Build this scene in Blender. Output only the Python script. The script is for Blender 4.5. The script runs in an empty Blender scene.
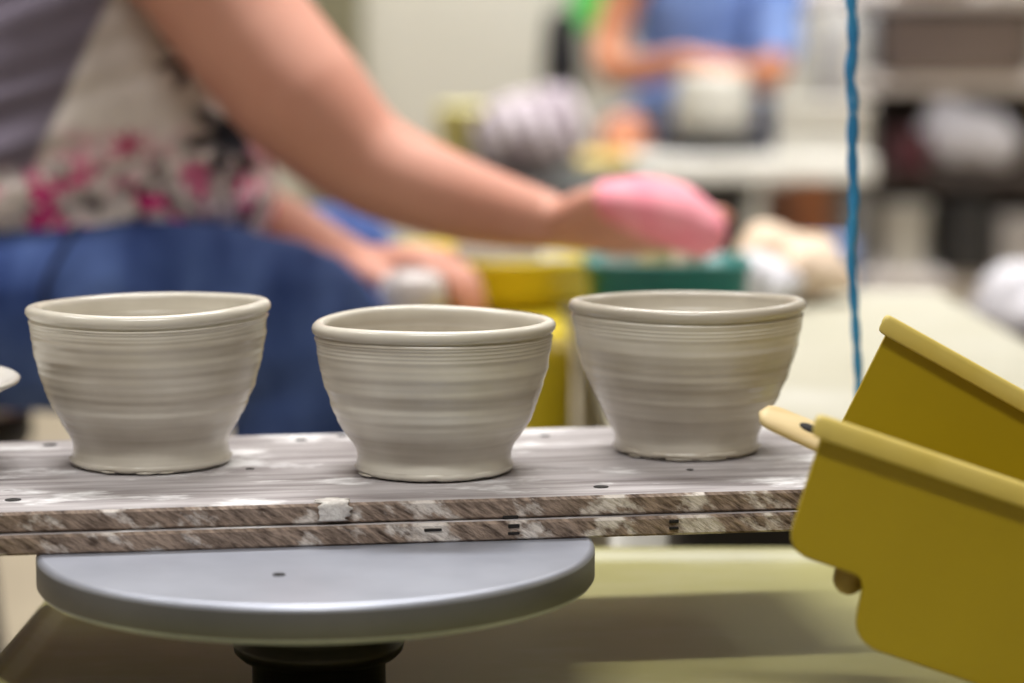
import bpy, bmesh, math, random
from mathutils import Vector, Matrix, noise
random.seed(7)
PI = math.pi
sc = bpy.context.scene
COL = sc.collection
V = Vector

# ------------------------------------------------------------------ camera geometry
F = 2418.0; PITCH = math.radians(7.0); H = 0.7705
def at(x, y, D):
    """point seen at picture position (x, y), D metres in front of the camera"""
    u = (x - 512) / F; v = -(y - 341.5) / F
    d = V((u, math.cos(PITCH) + v * math.sin(PITCH), -math.sin(PITCH) + v * math.cos(PITCH)))
    return V((0, 0, H)) + d * (D / d.y)
def atz(x, y, z):
    p = at(x, y, 1.0) - V((0, 0, H))
    return V((0, 0, H)) + p * ((z - H) / p.z)

# ------------------------------------------------------------------ materials
MATS = {}
def lin(c):
    return tuple(((v / 255) / 12.92 if v / 255 <= .04045 else ((v / 255 + .055) / 1.055) ** 2.4) for v in c)
def mat(name, c1, c2=None, rough=.6, scale=8, stretch=(1, 1, 1), bump=0, bscale=None, metal=0, spec=.5, detail=6, lo=.35, hi=.65, sss=0, coat=0):
    if name in MATS: return MATS[name]
    m = bpy.data.materials.new(name); m.use_nodes = True; MATS[name] = m
    nt = m.node_tree; N = nt.nodes; L = nt.links
    b = N['Principled BSDF']
    b.inputs['Roughness'].default_value = rough; b.inputs['Metallic'].default_value = metal
    b.inputs['Specular IOR Level'].default_value = spec
    if sss:
        b.inputs['Subsurface Weight'].default_value = sss; b.inputs['Subsurface Radius'].default_value = (.012, .005, .003)
        b.inputs['Subsurface Scale'].default_value = 1
    if coat:
        b.inputs['Coat Weight'].default_value = coat; b.inputs['Coat Roughness'].default_value = .25
    A = lin(c1) + (1,); B = lin(c2 or c1) + (1,)
    tc = N.new('ShaderNodeTexCoord'); mp = N.new('ShaderNodeMapping'); mp.inputs['Scale'].default_value = stretch
    L.new(tc.outputs['Object'], mp.inputs['Vector'])
    nz = N.new('ShaderNodeTexNoise'); nz.inputs['Scale'].default_value = scale; nz.inputs['Detail'].default_value = detail
    L.new(mp.outputs['Vector'], nz.inputs['Vector'])
    rp = N.new('ShaderNodeValToRGB'); rp.color_ramp.elements[0].position = lo; rp.color_ramp.elements[1].position = hi
    rp.color_ramp.elements[0].color = A; rp.color_ramp.elements[1].color = B
    L.new(nz.outputs['Fac'], rp.inputs['Fac']); L.new(rp.outputs['Color'], b.inputs['Base Color'])
    m['ramp'] = rp.name
    if bump:
        bp = N.new('ShaderNodeBump'); bp.inputs['Strength'].default_value = bump; bp.inputs['Distance'].default_value = .002
        n2 = N.new('ShaderNodeTexNoise'); n2.inputs['Scale'].default_value = bscale or scale * 4; n2.inputs['Detail'].default_value = 4
        L.new(mp.outputs['Vector'], n2.inputs['Vector'])
        L.new(n2.outputs['Fac'], bp.inputs['Height']); L.new(bp.outputs['Normal'], b.inputs['Normal'])
    return m

# ------------------------------------------------------------------ object helpers
def link(name, me, m=None, parent=None, smooth=True):
    o = bpy.data.objects.new(name, me); COL.objects.link(o)
    for k in (m if isinstance(m, (list, tuple)) else [m] if m else []): me.materials.append(k)
    if smooth:
        for p in me.polygons: p.use_smooth = True
    if parent:
        o.parent = parent; o.matrix_parent_inverse = Matrix.Translation(-V(parent.location)) if parent.get('_w') else Matrix()
    return o
def obj(name, bm, m=None, parent=None, smooth=True, bev=0, seg=3, sub=0):
    bmesh.ops.recalc_face_normals(bm, faces=bm.faces)
    me = bpy.data.meshes.new(name); bm.to_mesh(me); bm.free()
    o = link(name, me, m, parent, smooth)
    if bev:
        md = o.modifiers.new('bevel', 'BEVEL'); md.width = bev; md.segments = seg; md.limit_method = 'ANGLE'; md.angle_limit = math.radians(40)
        md.harden_normals = True
    if sub:
        md = o.modifiers.new('sub', 'SUBSURF'); md.levels = sub; md.render_levels = sub
    return o
def tag(o, label=None, cat=None, group=None, kind=None):
    if label: o['label'] = label
    if cat: o['category'] = cat
    if group: o['group'] = group
    if kind: o['kind'] = kind
    return o
def empty(name, loc, label, cat, group=None, rz=0):
    o = bpy.data.objects.new(name, None); COL.objects.link(o); o.location = loc; o.rotation_euler.z = rz
    o.empty_display_size = .05
    return tag(o, label, cat, group)
def box(bm, a, b, mtx=None):
    x0, y0, z0 = a; x1, y1, z1 = b
    vs = [bm.verts.new(p) for p in ((x0, y0, z0), (x1, y0, z0), (x1, y1, z0), (x0, y1, z0), (x0, y0, z1), (x1, y0, z1), (x1, y1, z1), (x0, y1, z1))]
    if mtx:
        for v in vs: v.co = mtx @ v.co
    return [bm.faces.new([vs[i] for i in f]) for f in ((0, 3, 2, 1), (4, 5, 6, 7), (0, 1, 5, 4), (1, 2, 6, 5), (2, 3, 7, 6), (3, 0, 4, 7))]
def lathe(bm, prof, n=96, c=(0, 0, 0), wob=None):
    """prof: (radius, z) list from axis to axis"""
    rings = []
    for r, z in prof:
        if r < 1e-6: rings.append([bm.verts.new((c[0], c[1], c[2] + z))]); continue
        ring = []
        for k in range(n):
            a = 2 * PI * k / n
            rr, zz = (r, z) if wob is None else wob(r, z, a)
            ring.append(bm.verts.new((c[0] + rr * math.cos(a), c[1] + rr * math.sin(a), c[2] + zz)))
        rings.append(ring)
    for A, B in zip(rings, rings[1:]):
        if len(A) == 1 and len(B) == 1: continue
        for k in range(n):
            j = (k + 1) % n
            if len(A) == 1: bm.faces.new((A[0], B[k], B[j]))
            elif len(B) == 1: bm.faces.new((A[k], A[j], B[0]))
            else: bm.faces.new((A[k], A[j], B[j], B[k]))
def tube(bm, pts, rad, n=16, ref=None, cap=True):
    """closed tube with rounded ends; radius is a number or (along ref, across)"""
    pts = [V(p) for p in pts]
    R = [(r, r) if not isinstance(r, tuple) else r for r in rad]
    if cap:
        d0 = (pts[0] - pts[1]).normalized(); d1 = (pts[-1] - pts[-2]).normalized()
        P, Q = [], []
        for s in (.95, .75, .4): P.append(pts[0] + d0 * min(R[0]) * s); Q.append(tuple(x * math.sqrt(1 - s * s) for x in R[0]))
        P += pts; Q += R
        for s in (.4, .75, .95): P.append(pts[-1] + d1 * min(R[-1]) * s); Q.append(tuple(x * math.sqrt(1 - s * s) for x in R[-1]))
    else: P, Q = pts, R
    ref = V(ref) if ref else None
    rings = []; prev = None
    for i, p in enumerate(P):
        t = (P[min(i + 1, len(P) - 1)] - P[max(i - 1, 0)]).normalized()
        if ref is not None: a = (ref - t * ref.dot(t)).normalized()
        elif prev is None: a = t.orthogonal().normalized()
        else: a = (prev - t * prev.dot(t)).normalized()
        prev = a; b = t.cross(a)
        rings.append([bm.verts.new(p + a * Q[i][0] * math.cos(2 * PI * k / n) + b * Q[i][1] * math.sin(2 * PI * k / n)) for k in range(n)])
    for A, B in zip(rings, rings[1:]):
        for k in range(n):
            j = (k + 1) % n; bm.faces.new((A[k], A[j], B[j], B[k]))
    bm.faces.new(rings[0][::-1]); bm.faces.new(rings[-1])
def smoothpts(pts, k=4):
    """Catmull-Rom through the points"""
    pts = [V(p) for p in pts]; out = []
    for i in range(len(pts) - 1):
        p0, p1, p2, p3 = pts[max(i - 1, 0)], pts[i], pts[i + 1], pts[min(i + 2, len(pts) - 1)]
        for s in range(k):
            t = s / k
            out.append(.5 * ((2 * p1) + (p2 - p0) * t + (2 * p0 - 5 * p1 + 4 * p2 - p3) * t * t + (3 * p1 - p0 - 3 * p2 + p3) * t ** 3))
    out.append(pts[-1]); return out
def lerpl(l, k):
    out = []
    for a, b in zip(l, l[1:]):
        for s in range(k):
            t = s / k
            if isinstance(a, tuple): out.append(tuple(p + (q - p) * t for p, q in zip(a, b)))
            else: out.append(a + (b - a) * t)
    out.append(l[-1]); return out
def stube(bm, pts, rad, n=16, ref=None, k=4): tube(bm, smoothpts(pts, k), lerpl(rad, k), n, ref)
def ball(bm, c, r, n=16):
    r = (r, r, r) if not isinstance(r, tuple) else r
    bmesh.ops.create_uvsphere(bm, u_segments=n, v_segments=n // 2, radius=1, matrix=Matrix.Translation(V(c)) @ Matrix.Diagonal(V(r + (1,))))
def fuse(name, bm, m, parent, voxel=.005, it=8, disp=None):
    """join the overlapping volumes of bm into one continuous smooth surface"""
    bmesh.ops.recalc_face_normals(bm, faces=bm.faces)
    me = bpy.data.meshes.new(name + '_src'); bm.to_mesh(me); bm.free()
    t = bpy.data.objects.new('tmp', me); COL.objects.link(t)
    r = t.modifiers.new('r', 'REMESH'); r.mode = 'VOXEL'; r.voxel_size = voxel
    s = t.modifiers.new('s', 'SMOOTH'); s.iterations = it; s.factor = .5
    dg = bpy.context.evaluated_depsgraph_get(); dg.update()
    out = bpy.data.meshes.new_from_object(t.evaluated_get(dg))
    bpy.data.objects.remove(t); bpy.data.meshes.remove(me)
    if disp:
        nn = [v.normal.copy() for v in out.vertices]
        cc = [v.co + n * disp(v.co) for v, n in zip(out.vertices, nn)]
        out.vertices.foreach_set('co', [x for c in cc for x in c])
    out.materials.clear(); out.name = name
    return link(name, out, m, parent)
def off(bm, loc):
    """geometry was written in world coordinates: bring it to the thing's own origin"""
    for v in bm.verts: v.co -= V(loc)
    return bm

# ================================================================== MATERIALS
def clay_mat(name, dark, light, seed):
    m = bpy.data.materials.new(name); m.use_nodes = True
    nt = m.node_tree; N = nt.nodes; L = nt.links; b = N['Principled BSDF']
    tc = N.new('ShaderNodeTexCoord')
    mp = N.new('ShaderNodeMapping'); mp.inputs['Scale'].default_value = (1.8, 1.8, 46); mp.inputs['Rotation'].default_value = (.012, .008, 0); mp.inputs['Location'].default_value = (seed, seed * 2, seed)
    L.new(tc.outputs['Object'], mp.inputs['Vector'])
    n1 = N.new('ShaderNodeTexNoise'); n1.inputs['Scale'].default_value = 1.5; n1.inputs['Detail'].default_value = 3; n1.inputs['Roughness'].default_value = .5
    L.new(mp.outputs['Vector'], n1.inputs['Vector'])
    n2 = N.new('ShaderNodeTexNoise'); n2.inputs['Scale'].default_value = 22; n2.inputs['Detail'].default_value = 5
    L.new(tc.outputs['Object'], n2.inputs['Vector'])
    mx = N.new('ShaderNodeMath'); mx.operation = 'MULTIPLY_ADD'; mx.inputs[1].default_value = .35
    L.new(n2.outputs['Fac'], mx.inputs[0]); L.new(n1.outputs['Fac'], mx.inputs[2])
    rp = N.new('ShaderNodeValToRGB'); e = rp.color_ramp.elements
    e[0].position = .50; e[0].color = lin(dark) + (1,); e[1].position = .86; e[1].color = lin(light) + (1,)
    L.new(mx.outputs[0], rp.inputs['Fac']); L.new(rp.outputs['Color'], b.inputs['Base Color'])
    b.inputs['Roughness'].default_value = .25; b.inputs['Specular IOR Level'].default_value = .6
    bp = N.new('ShaderNodeBump'); bp.inputs['Strength'].default_value = .25; bp.inputs['Distance'].default_value = .0014
    L.new(n1.outputs['Fac'], bp.inputs['Height']); L.new(bp.outputs['Normal'], b.inputs['Normal'])
    return m

def two_noise(name, c1, c2, c3, s1, st1, s2, st2, rough=.7, p1=(.4, .6), p2=(.5, .62), bump=.3, rot=0):
    """c1/c2 mixed by one noise, patches of c3 over it by another"""
    m = bpy.data.materials.new(name); m.use_nodes = True
    nt = m.node_tree; N = nt.nodes; L = nt.links; b = N['Principled BSDF']; b.inputs['Roughness'].default_value = rough
    tc = N.new('ShaderNodeTexCoord'); facs = []
    for s, st, p in ((s1, st1, p1), (s2, st2, p2)):
        mp = N.new('ShaderNodeMapping'); mp.vector_type = 'TEXTURE' if rot else 'POINT'; mp.inputs['Scale'].default_value = tuple(1 / q for q in st) if rot else st; mp.inputs['Rotation'].default_value = (0, rot, 0)
        L.new(tc.outputs['Object'], mp.inputs['Vector'])
        nz = N.new('ShaderNodeTexNoise'); nz.inputs['Scale'].default_value = s; nz.inputs['Detail'].default_value = 7; nz.inputs['Roughness'].default_value = .62
        L.new(mp.outputs['Vector'], nz.inputs['Vector'])
        mr = N.new('ShaderNodeMapRange'); mr.inputs['From Min'].default_value = p[0]; mr.inputs['From Max'].default_value = p[1]
        L.new(nz.outputs['Fac'], mr.inputs['Value']); facs.append(mr)
    a = N.new('ShaderNodeMix'); a.data_type = 'RGBA'; a.inputs[6].default_value = lin(c1) + (1,); a.inputs[7].default_value = lin(c2) + (1,)
    L.new(facs[0].outputs[0], a.inputs[0])
    c = N.new('ShaderNodeMix'); c.data_type = 'RGBA'; c.inputs[7].default_value = lin(c3) + (1,)
    L.new(facs[1].outputs[0], c.inputs[0]); L.new(a.outputs[2], c.inputs[6]); L.new(c.outputs[2], b.inputs['Base Color'])
    if bump:
        bp = N.new('ShaderNodeBump'); bp.inputs['Strength'].default_value = bump; bp.inputs['Distance'].default_value = .001
        L.new(facs[0].outputs[0], bp.inputs['Height']); L.new(bp.outputs['Normal'], b.inputs['Normal'])
    return m

M_boardtop = two_noise('whitewashed_board', (120, 112, 112), (184, 179, 180), (230, 229, 230), 9, (.8, 10, 1), 13, (1, 1.9, 1), .6, (.34, .60), (.53, .62), .3)
M_boardedge = two_noise('raw_plywood_edge', (66, 50, 40), (166, 146, 130), (220, 212, 204), 95, (1, 1, 4), 42, (.8, 1, 1.6), .8, (.32, .64), (.53, .62), .7, .6)
M_dark = mat('black_hole', (22, 18, 16), rough=.8)
M_alu = mat('cast_aluminium', (156, 160, 172), (174, 178, 190), rough=.42, scale=14, metal=.55, bump=.05, bscale=60)
M_alushade = mat('aluminium_rim_shaded', (88, 87, 88), (102, 101, 102), rough=.5, scale=10, metal=.3)  # shaded copy of the aluminium, side shade put into the colour
M_tabley = two_noise('pale_yellow_plastic', (152, 148, 92), (166, 161, 106), (176, 173, 134), 3, (1, 1, 1), 5, (1, 2, 1), .42, (.3, .7), (.5, .75), 0)
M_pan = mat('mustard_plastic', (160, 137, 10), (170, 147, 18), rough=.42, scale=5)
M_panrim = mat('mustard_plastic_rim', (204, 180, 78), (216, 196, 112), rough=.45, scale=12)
M_wood = mat('pale_wood', (205, 178, 120), (222, 200, 150), rough=.6, scale=6, stretch=(1, 12, 12))
M_skin = mat('skin', (196, 137, 117), (205, 149, 129), rough=.55, scale=9, sss=.12)
M_skin2 = mat('tanned_skin', (190, 118, 80), (198, 132, 94), rough=.55, scale=9)
M_jeans = mat('denim', (44, 62, 112), (86, 108, 162), rough=.9, scale=7, stretch=(2.5, 1, 1), bump=.2, bscale=120, spec=.15)
M_blue = mat('blue_cotton', (116, 146, 214), (142, 170, 230), rough=.9, scale=5, spec=.1)
M_white = mat('white_ceramic', (190, 189, 186), (200, 199, 196), rough=.5, scale=6)
M_offw = mat('offwhite_plastic', (206, 204, 196), (222, 220, 214), rough=.5, scale=4)
M_black = mat('black_plastic', (28, 27, 28), (40, 38, 38), rough=.5)
M_pink = mat('pink_sponge', (236, 140, 158), (244, 166, 178), rough=.95, scale=30, bump=.5, bscale=150, spec=.1)
M_teal = mat('teal_plastic', (14, 100, 96), (22, 116, 110), rough=.4)
M_yellow2 = mat('yellow_plastic', (196, 172, 20), (212, 190, 40), rough=.4, scale=5)
M_cream = two_noise('cream_tabletop', (166, 163, 144), (176, 173, 156), (186, 184, 172), 3, (1, 1, 1), 4, (1, 1, 1), .5, (.3, .7), (.5, .7), 0)
M_claylump = mat('beige_clay', (214, 190, 164), (228, 206, 184), rough=.7, scale=8, bump=.3)
M_brown = mat('brown_wood', (104, 66, 48), (126, 84, 62), rough=.7, scale=6, stretch=(1, 1, 8))
M_taupe = mat('taupe_board', (96, 82, 76), (112, 98, 90), rough=.8, scale=3)
M_shelf = mat('shelf_laminate', (236, 228, 224), (242, 234, 230), rough=.6, scale=3)
M_steel = mat('grey_steel', (120, 120, 122), (134, 134, 136), rough=.45, metal=.6)
M_film = mat('white_plastic_film', (186, 184, 192), (212, 210, 216), rough=.4, scale=9, bump=.8, bscale=20)
M_rope = two_noise('blue_rope', (36, 124, 182), (64, 156, 210), (200, 224, 238), 60, (1, 1, .5), 70, (1, 1, .35), .8, (.35, .65), (.6, .7), .5)

# ================================================================== SETTING
def struct(name, bm, m, **k):
    o = obj(name, bm, m, smooth=False, **k); o['kind'] = 'structure'; return o
bm = bmesh.new(); box(bm, (-3.2, -1.2, -.1), (3.4, 7.6, 0))
struct('floor', bm, mat('beige_floor', (146, 134, 114), (160, 148, 126), rough=.6, scale=3))
bm = bmesh.new(); box(bm, (-3.2, 7.5, 0), (3.4, 7.6, 2.8))
struct('wall_back', bm, mat('cream_paint', (216, 213, 200), (220, 217, 205), rough=.8, scale=2))
bm = bmesh.new(); box(bm, (-3.3, -1.2, 0), (-3.2, 7.6, 2.8))
struct('wall_left', bm, MATS['cream_paint'])
bm = bmesh.new(); box(bm, (3.4, -1.2, 0), (3.5, 7.6, 2.8))
struct('wall_right', bm, MATS['cream_paint'])
bm = bmesh.new(); box(bm, (-3.2, -1.3, 0), (3.4, -1.2, 2.8))
struct('wall_front', bm, mat('taupe_paint', (176, 172, 168), (184, 180, 176), rough=.8, scale=2))
bm = bmesh.new(); box(bm, (-3.3, -1.3, 2.8), (3.5, 7.6, 2.9))
struct('ceiling', bm, mat('white_ceiling', (226, 225, 220), (232, 231, 227), rough=.9, scale=2))
bm = bmesh.new(); box(bm, (-.62, 7.44, 0), (-.46, 7.5, 2.3)); struct('trim_1', bm, mat('olive_paint', (122, 118, 92), (134, 130, 104), rough=.7), bev=.008)

# ================================================================== POTTERY WHEEL IN FRONT
WZ = .52                                   # top of the wheel head
wc = V((-.0985, 1.205, 0))
W = empty('pottery_wheel', (wc.x, wc.y, 0), 'pale yellow pottery wheel with round grey metal head carrying the ware boards', 'pottery wheel')
bm = bmesh.new()
R = .1405
lathe(bm, [(0, -.019), (R - .004, -.019), (R - .0015, -.0182), (R, -.016), (R, -.003), (R - .0008, -.001), (R - .0028, 0), (0, 0)], 160, (0, 0, WZ))
o = obj('wheel_head', bm, M_alu, W); o['label'] = 'round grey aluminium wheel head'
for p in o.data.polygons: p.use_smooth = abs(p.normal.z) < .98
o.data.materials.append(M_alushade)
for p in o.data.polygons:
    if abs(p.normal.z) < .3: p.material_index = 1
head = o
p = atz(279, 575, WZ)
bm = bmesh.new(); lathe(bm, [(0, .0006), (.0028, .0006), (.0032, 0), (.0032, -.004), (0, -.004)], 24, (p.x - wc.x, p.y - wc.y, WZ)); obj('bat_pin_hole', bm, M_dark, head)
TZ = .445
bm = bmesh.new()
lathe(bm, [(0, -.076), (.034, -.076), (.034, -.060), (.040, -.058), (.043, -.055), (.044, -.050), (.040, -.047), (.040, -.040), (.043, -.037), (.043, -.026), (.040, -.019), (0, -.019)], 64, (0, 0, WZ))
obj('hub', bm, mat('dark_hub_steel', (38, 34, 30), (54, 50, 44), rough=.35, metal=.7), W)
# table: shallow tray with a raised rim
tx0, tx1, ty0, ty1 = -.275, .42, .88, 1.528
def tray_loop(ins, z, rr=.05, n=8):
    pts = []
    for cx, cy, a0 in ((tx1, ty1, 0), (tx0, ty1, 90), (tx0, ty0, 180), (tx1, ty0, 270)):
        sx = -1 if cx == tx1 else 1; sy = -1 if cy == ty1 else 1
        for k in range(n + 1):
            a = math.radians(a0 + 90 * k / n)
            q = max(rr - ins, .004)
            pts.append((cx + sx * (ins + q) + q * math.cos(a), cy + sy * (ins + q) + q * math.sin(a), z))
    return pts
bm = bmesh.new(); loops = []
for ins, z in ((.010, TZ - .035), (.002, TZ - .030), (0, TZ - .02), (0, TZ - .004), (.002, TZ + .003), (.007, TZ + .006), (.013, TZ + .004), (.018, TZ), (.024, TZ - .001)):
    loops.append([bm.verts.new((x - wc.x, y - wc.y, zz)) for x, y, zz in tray_loop(ins, z)])
for A, B in zip(loops, loops[1:]):
    for k in range(len(A)):
        j = (k + 1) % len(A); bm.faces.new((A[k], A[j], B[j], B[k]))
bm.faces.new(loops[0]); bm.faces.new(loops[-1])
obj('table_top', bm, M_tabley, W)
for sx in (tx0 + .06, tx1 - .06):
    for sy in (ty0 + .06, ty1 - .06):
        bm = bmesh.new(); tube(bm, [(sx - wc.x, sy - wc.y, 0.012), (sx - wc.x, sy - wc.y, TZ - .03)], [.018, .018], 20)
        obj('leg', bm, M_steel, W)

# ================================================================== WARE BOARDS
BZ = WZ + .021
yaw = math.radians(8.8)
fl = atz(0, 513, BZ)                      # a point on the front edge of the upper board
ex = V((math.cos(yaw), math.sin(yaw), 0)); ey = V((-math.sin(yaw), math.cos(yaw), 0))
def ware_board(z0, z1, u0, u1, v0, v1, label):
    root = empty('ware_board', (fl.x, fl.y, z0), label, 'board', 'stacked ware boards', yaw)
    bm = bmesh.new(); h = z1 - z0; nu = 60
    cols = []
    for i in range(nu + 1):
        u = u0 + (u1 - u0) * i / nu
        e = .0006 * noise.noise(V((u * 30, 1.7, z0 * 9))); e2 = .0005 * noise.noise(V((u * 22, 8, z0 * 9)))
        ring = [(v0 + .0012 + e, 0), (v0 + e2, .0012), (v0 + e, h - .0014), (v0 + .0014 + e2, h), (v1 - .0014, h), (v1, h - .0014), (v1, .0012), (v1 - .0012, 0)]
        cols.append([bm.verts.new((u, v, z)) for v, z in ring])
    for A, B in zip(cols, cols[1:]):
        for k in range(8):
            j = (k + 1) % 8; f = bm.faces.new((A[k], B[k], B[j], A[j])); f.material_index = 0 if k == 3 else 1
    for c, fl_ in ((cols[0], 1), (cols[-1], 0)):
        f = bm.faces.new(c); f.material_index = 1
    o = obj('plank', bm, [M_boardtop, M_boardedge], root, smooth=False)
    return root
low = ware_board(WZ, WZ + .0102, -.25, .452, -.0045, .219, 'lower whitewashed plywood board resting on the grey wheel head')
top = ware_board(WZ + .0106, BZ, -.25, .458, 0, .2215, 'upper whitewashed plywood board with the grey bowls standing on it')
def on_board(x, y):
    d = atz(x, y, BZ) - fl; return d.dot(ex), d.dot(ey)
for x, y, r in ((50, 445, .0042), (13, 500, .0042), (301, 440, .0034), (250, 469, .0024), (601, 487, .004), (545, 436, .003), (342, 436, .003), (690, 470, .002)):
    u, v = on_board(x, y)
    bm = bmesh.new(); lathe(bm, [(0, .0002), (r * .7, .00025), (r, .0003), (r * 1.05, -.004), (0, -.004)], 20, (u, v, BZ - WZ - .0106)); obj('screw_hole', bm, M_dark, top)
for x, h0, h1, w, who in ((512, .003, .0045, .006, 0), (512, .0065, .0085, .006, 0), (510, -.0002, .0016, .008, 1), (677, .003, .0045, .005, 0), (677, .0064, .0082, .005, 0), (430, .006, .0075, .009, 0)):
    u = (at(x, 520, 1.215) - fl).dot(ex); r_ = (low, top)[who]; v0 = (-.0045, 0)[who]
    bm = bmesh.new(); box(bm, (u - w / 2, v0 - .0006, h0), (u + w / 2, v0 + .006, h1)); obj('edge_notch', bm, M_dark, r_, smooth=False, bev=.0004)
M_slip = mat('dried_slip', (196, 190, 184), (222, 218, 212), rough=.7, scale=160, lo=.4, hi=.6, bump=.4)
u = (at(333, 505, 1.205) - fl).dot(ex)
zt = BZ - WZ - .0106; bm = bmesh.new(); prev = None
path = [(.012 - .0135 * k / 14, zt + .0004) for k in range(14)] + [(-.0011, zt - .0004)] + [(-.0014, zt - .0012 - .0075 * k / 9) for k in range(10)]
for k, (v, z) in enumerate(path):
    w0 = u - .0075 + .004 * noise.noise(V((k * .35, 2, 5))) + (.004 if k < 3 else 0); w1 = u + .0075 + .006 * noise.noise(V((k * .33, 9, 1))) - (.004 if k < 3 else 0)
    row = [bm.verts.new((w0 + (w1 - w0) * q / 6, v, z)) for q in range(7)]
    if prev:
        for q in range(6): bm.faces.new((prev[q], prev[q + 1], row[q + 1], row[q]))
    prev = row
o = obj('slip_smear', bm, M_slip, top); md = o.modifiers.new('solid', 'SOLIDIFY'); md.thickness = .0009; md.offset = 0

# ================================================================== THROWN BOWLS
def bowl(cx_px, base_px, prof_px, seed, label, tilt, sc_=1.0, hf=1.012):
    c = atz(cx_px, base_px, BZ); d = (c - V((0, 0, H))).length
    s = d / F * sc_
    rim_y = prof_px[0][0]; base_y = prof_px[-1][0]
    P = [(r * s, (base_y - y) * s * hf) for y, r in prof_px]
    P = [(r, z) for r, z in P]
    rim_r, rim_z = P[0]
    lipr = .0030
    # outer wall sampled finely from the foot up, throwing rings added
    zs = [z for r, z in P][::-1]; rs = [r for r, z in P][::-1]
    pts = smoothpts([(r, 0, z) for r, z in zip(rs, zs)], 14)
    outer = []
    for q in pts:
        z = q.z; r = q.x
        fade = min(1, max(0, (z - .016) / .008)) * min(1, max(0, (rim_z - .008 - z) / .006))
        if z > rim_z - .010: r -= .0001 * min(1, (z - rim_z + .010) / .002)
        r += fade * (.00012 * math.sin(z * 620 + seed) + .0001 * math.sin(z * 1330 + 2 * seed) + .0003 * noise.noise(V((seed * 3, z * 110, 0))))
        if rim_z - .0125 < z < rim_z - .0055: r -= .0003 * abs(math.sin((z - rim_z) * 1500))
        outer.append((r, z))
    outer = [p for p in outer if p[1] < rim_z - .0046]
    prof = [(0, .0008), (rs[0] * .9, .0008), (rs[0] - .0025, .0002), (rs[0] - .0006, .0012), (rs[0] + .0002, .0028)] + [p for p in outer if p[1] > .0038]
    prof += [(rim_r - .0022, rim_z - .0040)]
    for k in range(-3, 8):
        a = math.radians(-72 + (k + 3) * 25); prof.append((rim_r - .0037 + .0037 * math.cos(a), rim_z + .0004 + .0036 * math.sin(a)))
    wall = .0062
    inner = [(r - wall - .001 * (1 - z / rim_z), z) for r, z in outer if z > .018][::-1]
    prof += [(rim_r - .0076, rim_z - .0022)] + [p for p in inner if p[1] < rim_z - .006] + [(inner[-1][0] * .8, .0115), (inner[-1][0] * .5, .0095), (0, .0088)]
    ta, tm = tilt
    def wob(r, z, a):
        f = z / rim_z
        zz = z + f * tm * math.cos(a - ta) * r / rim_r + f * .0006 * math.sin(2 * a + seed) + f * .0004 * math.sin(3 * a + seed * 2)
        rr = r * (1 + .004 * math.sin(2 * a + seed * 3))
        rr += .00018 * math.sin(z * 480 + a) * min(1, max(0, (z - .02) / .01))
        if z < .004:
            e = noise.fractal(V((math.cos(a) * 4, math.sin(a) * 4, seed * 7)), 1, 2, 4)
            rr += .0006 * e * (r > .02); zz += max(0, .0010 * e) * (r > .02)
        return rr, zz
    bm = bmesh.new(); lathe(bm, prof, 160, (0, 0, 0), wob)
    o = obj('bowl', bm, clay_mat('wet_clay', (176, 167, 152), (226, 221, 208), seed), None)
    o.location = (c.x, c.y, BZ + .0004)
    # shreds of clay left by the cutting wire
    for k in range(3):
        a = -PI / 2 + random.uniform(-1.1, 1.1); r0 = rs[0] + .0004
        b2 = bmesh.new(); p0 = V((r0 * math.cos(a), r0 * math.sin(a), .0012))
        tdir = V((-math.sin(a), math.cos(a), 0)); odir = V((math.cos(a), math.sin(a), 0))
        L_ = random.uniform(.003, .008)
        tube(b2, [p0 - tdir * L_, p0 + odir * .0006, p0 + tdir * L_], [(.0003, .0003), (.0006, .0007), (.0003, .0003)], 8)
        obj('clay_burr', b2, o.data.materials[0], o)
    return tag(o, label, 'bowl', 'bowls on the ware board')
bowl(151.5, 462, [(308.5, 121.5), (316, 119.5), (323, 117.5), (340, 115.4), (360, 111.5), (384, 104.5), (405, 95.5), (417, 89), (429, 81.8), (437, 78), (443, 77.3), (450, 78.3), (456, 80), (459.5, 80.8)], 1.3,
     'leftmost of three grey clay bowls on the board, in front of the jeans', (2.7, -.0012), .985)
bowl(434.5, 470, [(321, 121), (328, 119), (338, 117), (352, 115), (372, 110.5), (396, 103), (415, 95.5), (428, 87.5), (438, 80.5), (446, 77.2), (452, 76.8), (460, 78.2), (466, 79.2)], 4.1,
     'middle of three grey clay bowls, nearest to the front edge of the board', (0, 0), 1.0, .992)
bowl(686, 450, [(306, 118), (313, 116), (322, 114), (334, 111.5), (352, 107.5), (372, 101), (393, 91.5), (409, 83), (421, 76.5), (430, 72.3), (436, 71.3), (442, 72), (447, 73.2)], 7.7,
     'rightmost of three grey clay bowls, beside the wooden tool tip', (-1.4, .0014), 1.0, 1.016)
# the flared dish at the left end, mostly outside the picture
q = at(16, 385, 1.31)
bm = bmesh.new(); rr = .088; hz = q.z - BZ
lathe(bm, [(0, .001), (.034, .001), (.036, .003), (.036, .008), (.045, hz * .4), (.062, hz * .68), (.082, hz * .94), (rr, hz), (rr + .0008, hz + .0016), (rr - .001, hz + .003), (rr - .006, hz + .002), (.058, hz * .8), (.04, hz * .5), (.02, .009), (0, .008)], 128)
dish = obj('dish', bm, clay_mat('pale_clay', (206, 202, 194), (224, 221, 214), 11)); dish.location = (q.x - rr, q.y, BZ + .0003)
tag(dish, 'pale flared clay dish at left end of the board, only its rim showing', 'dish')

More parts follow.
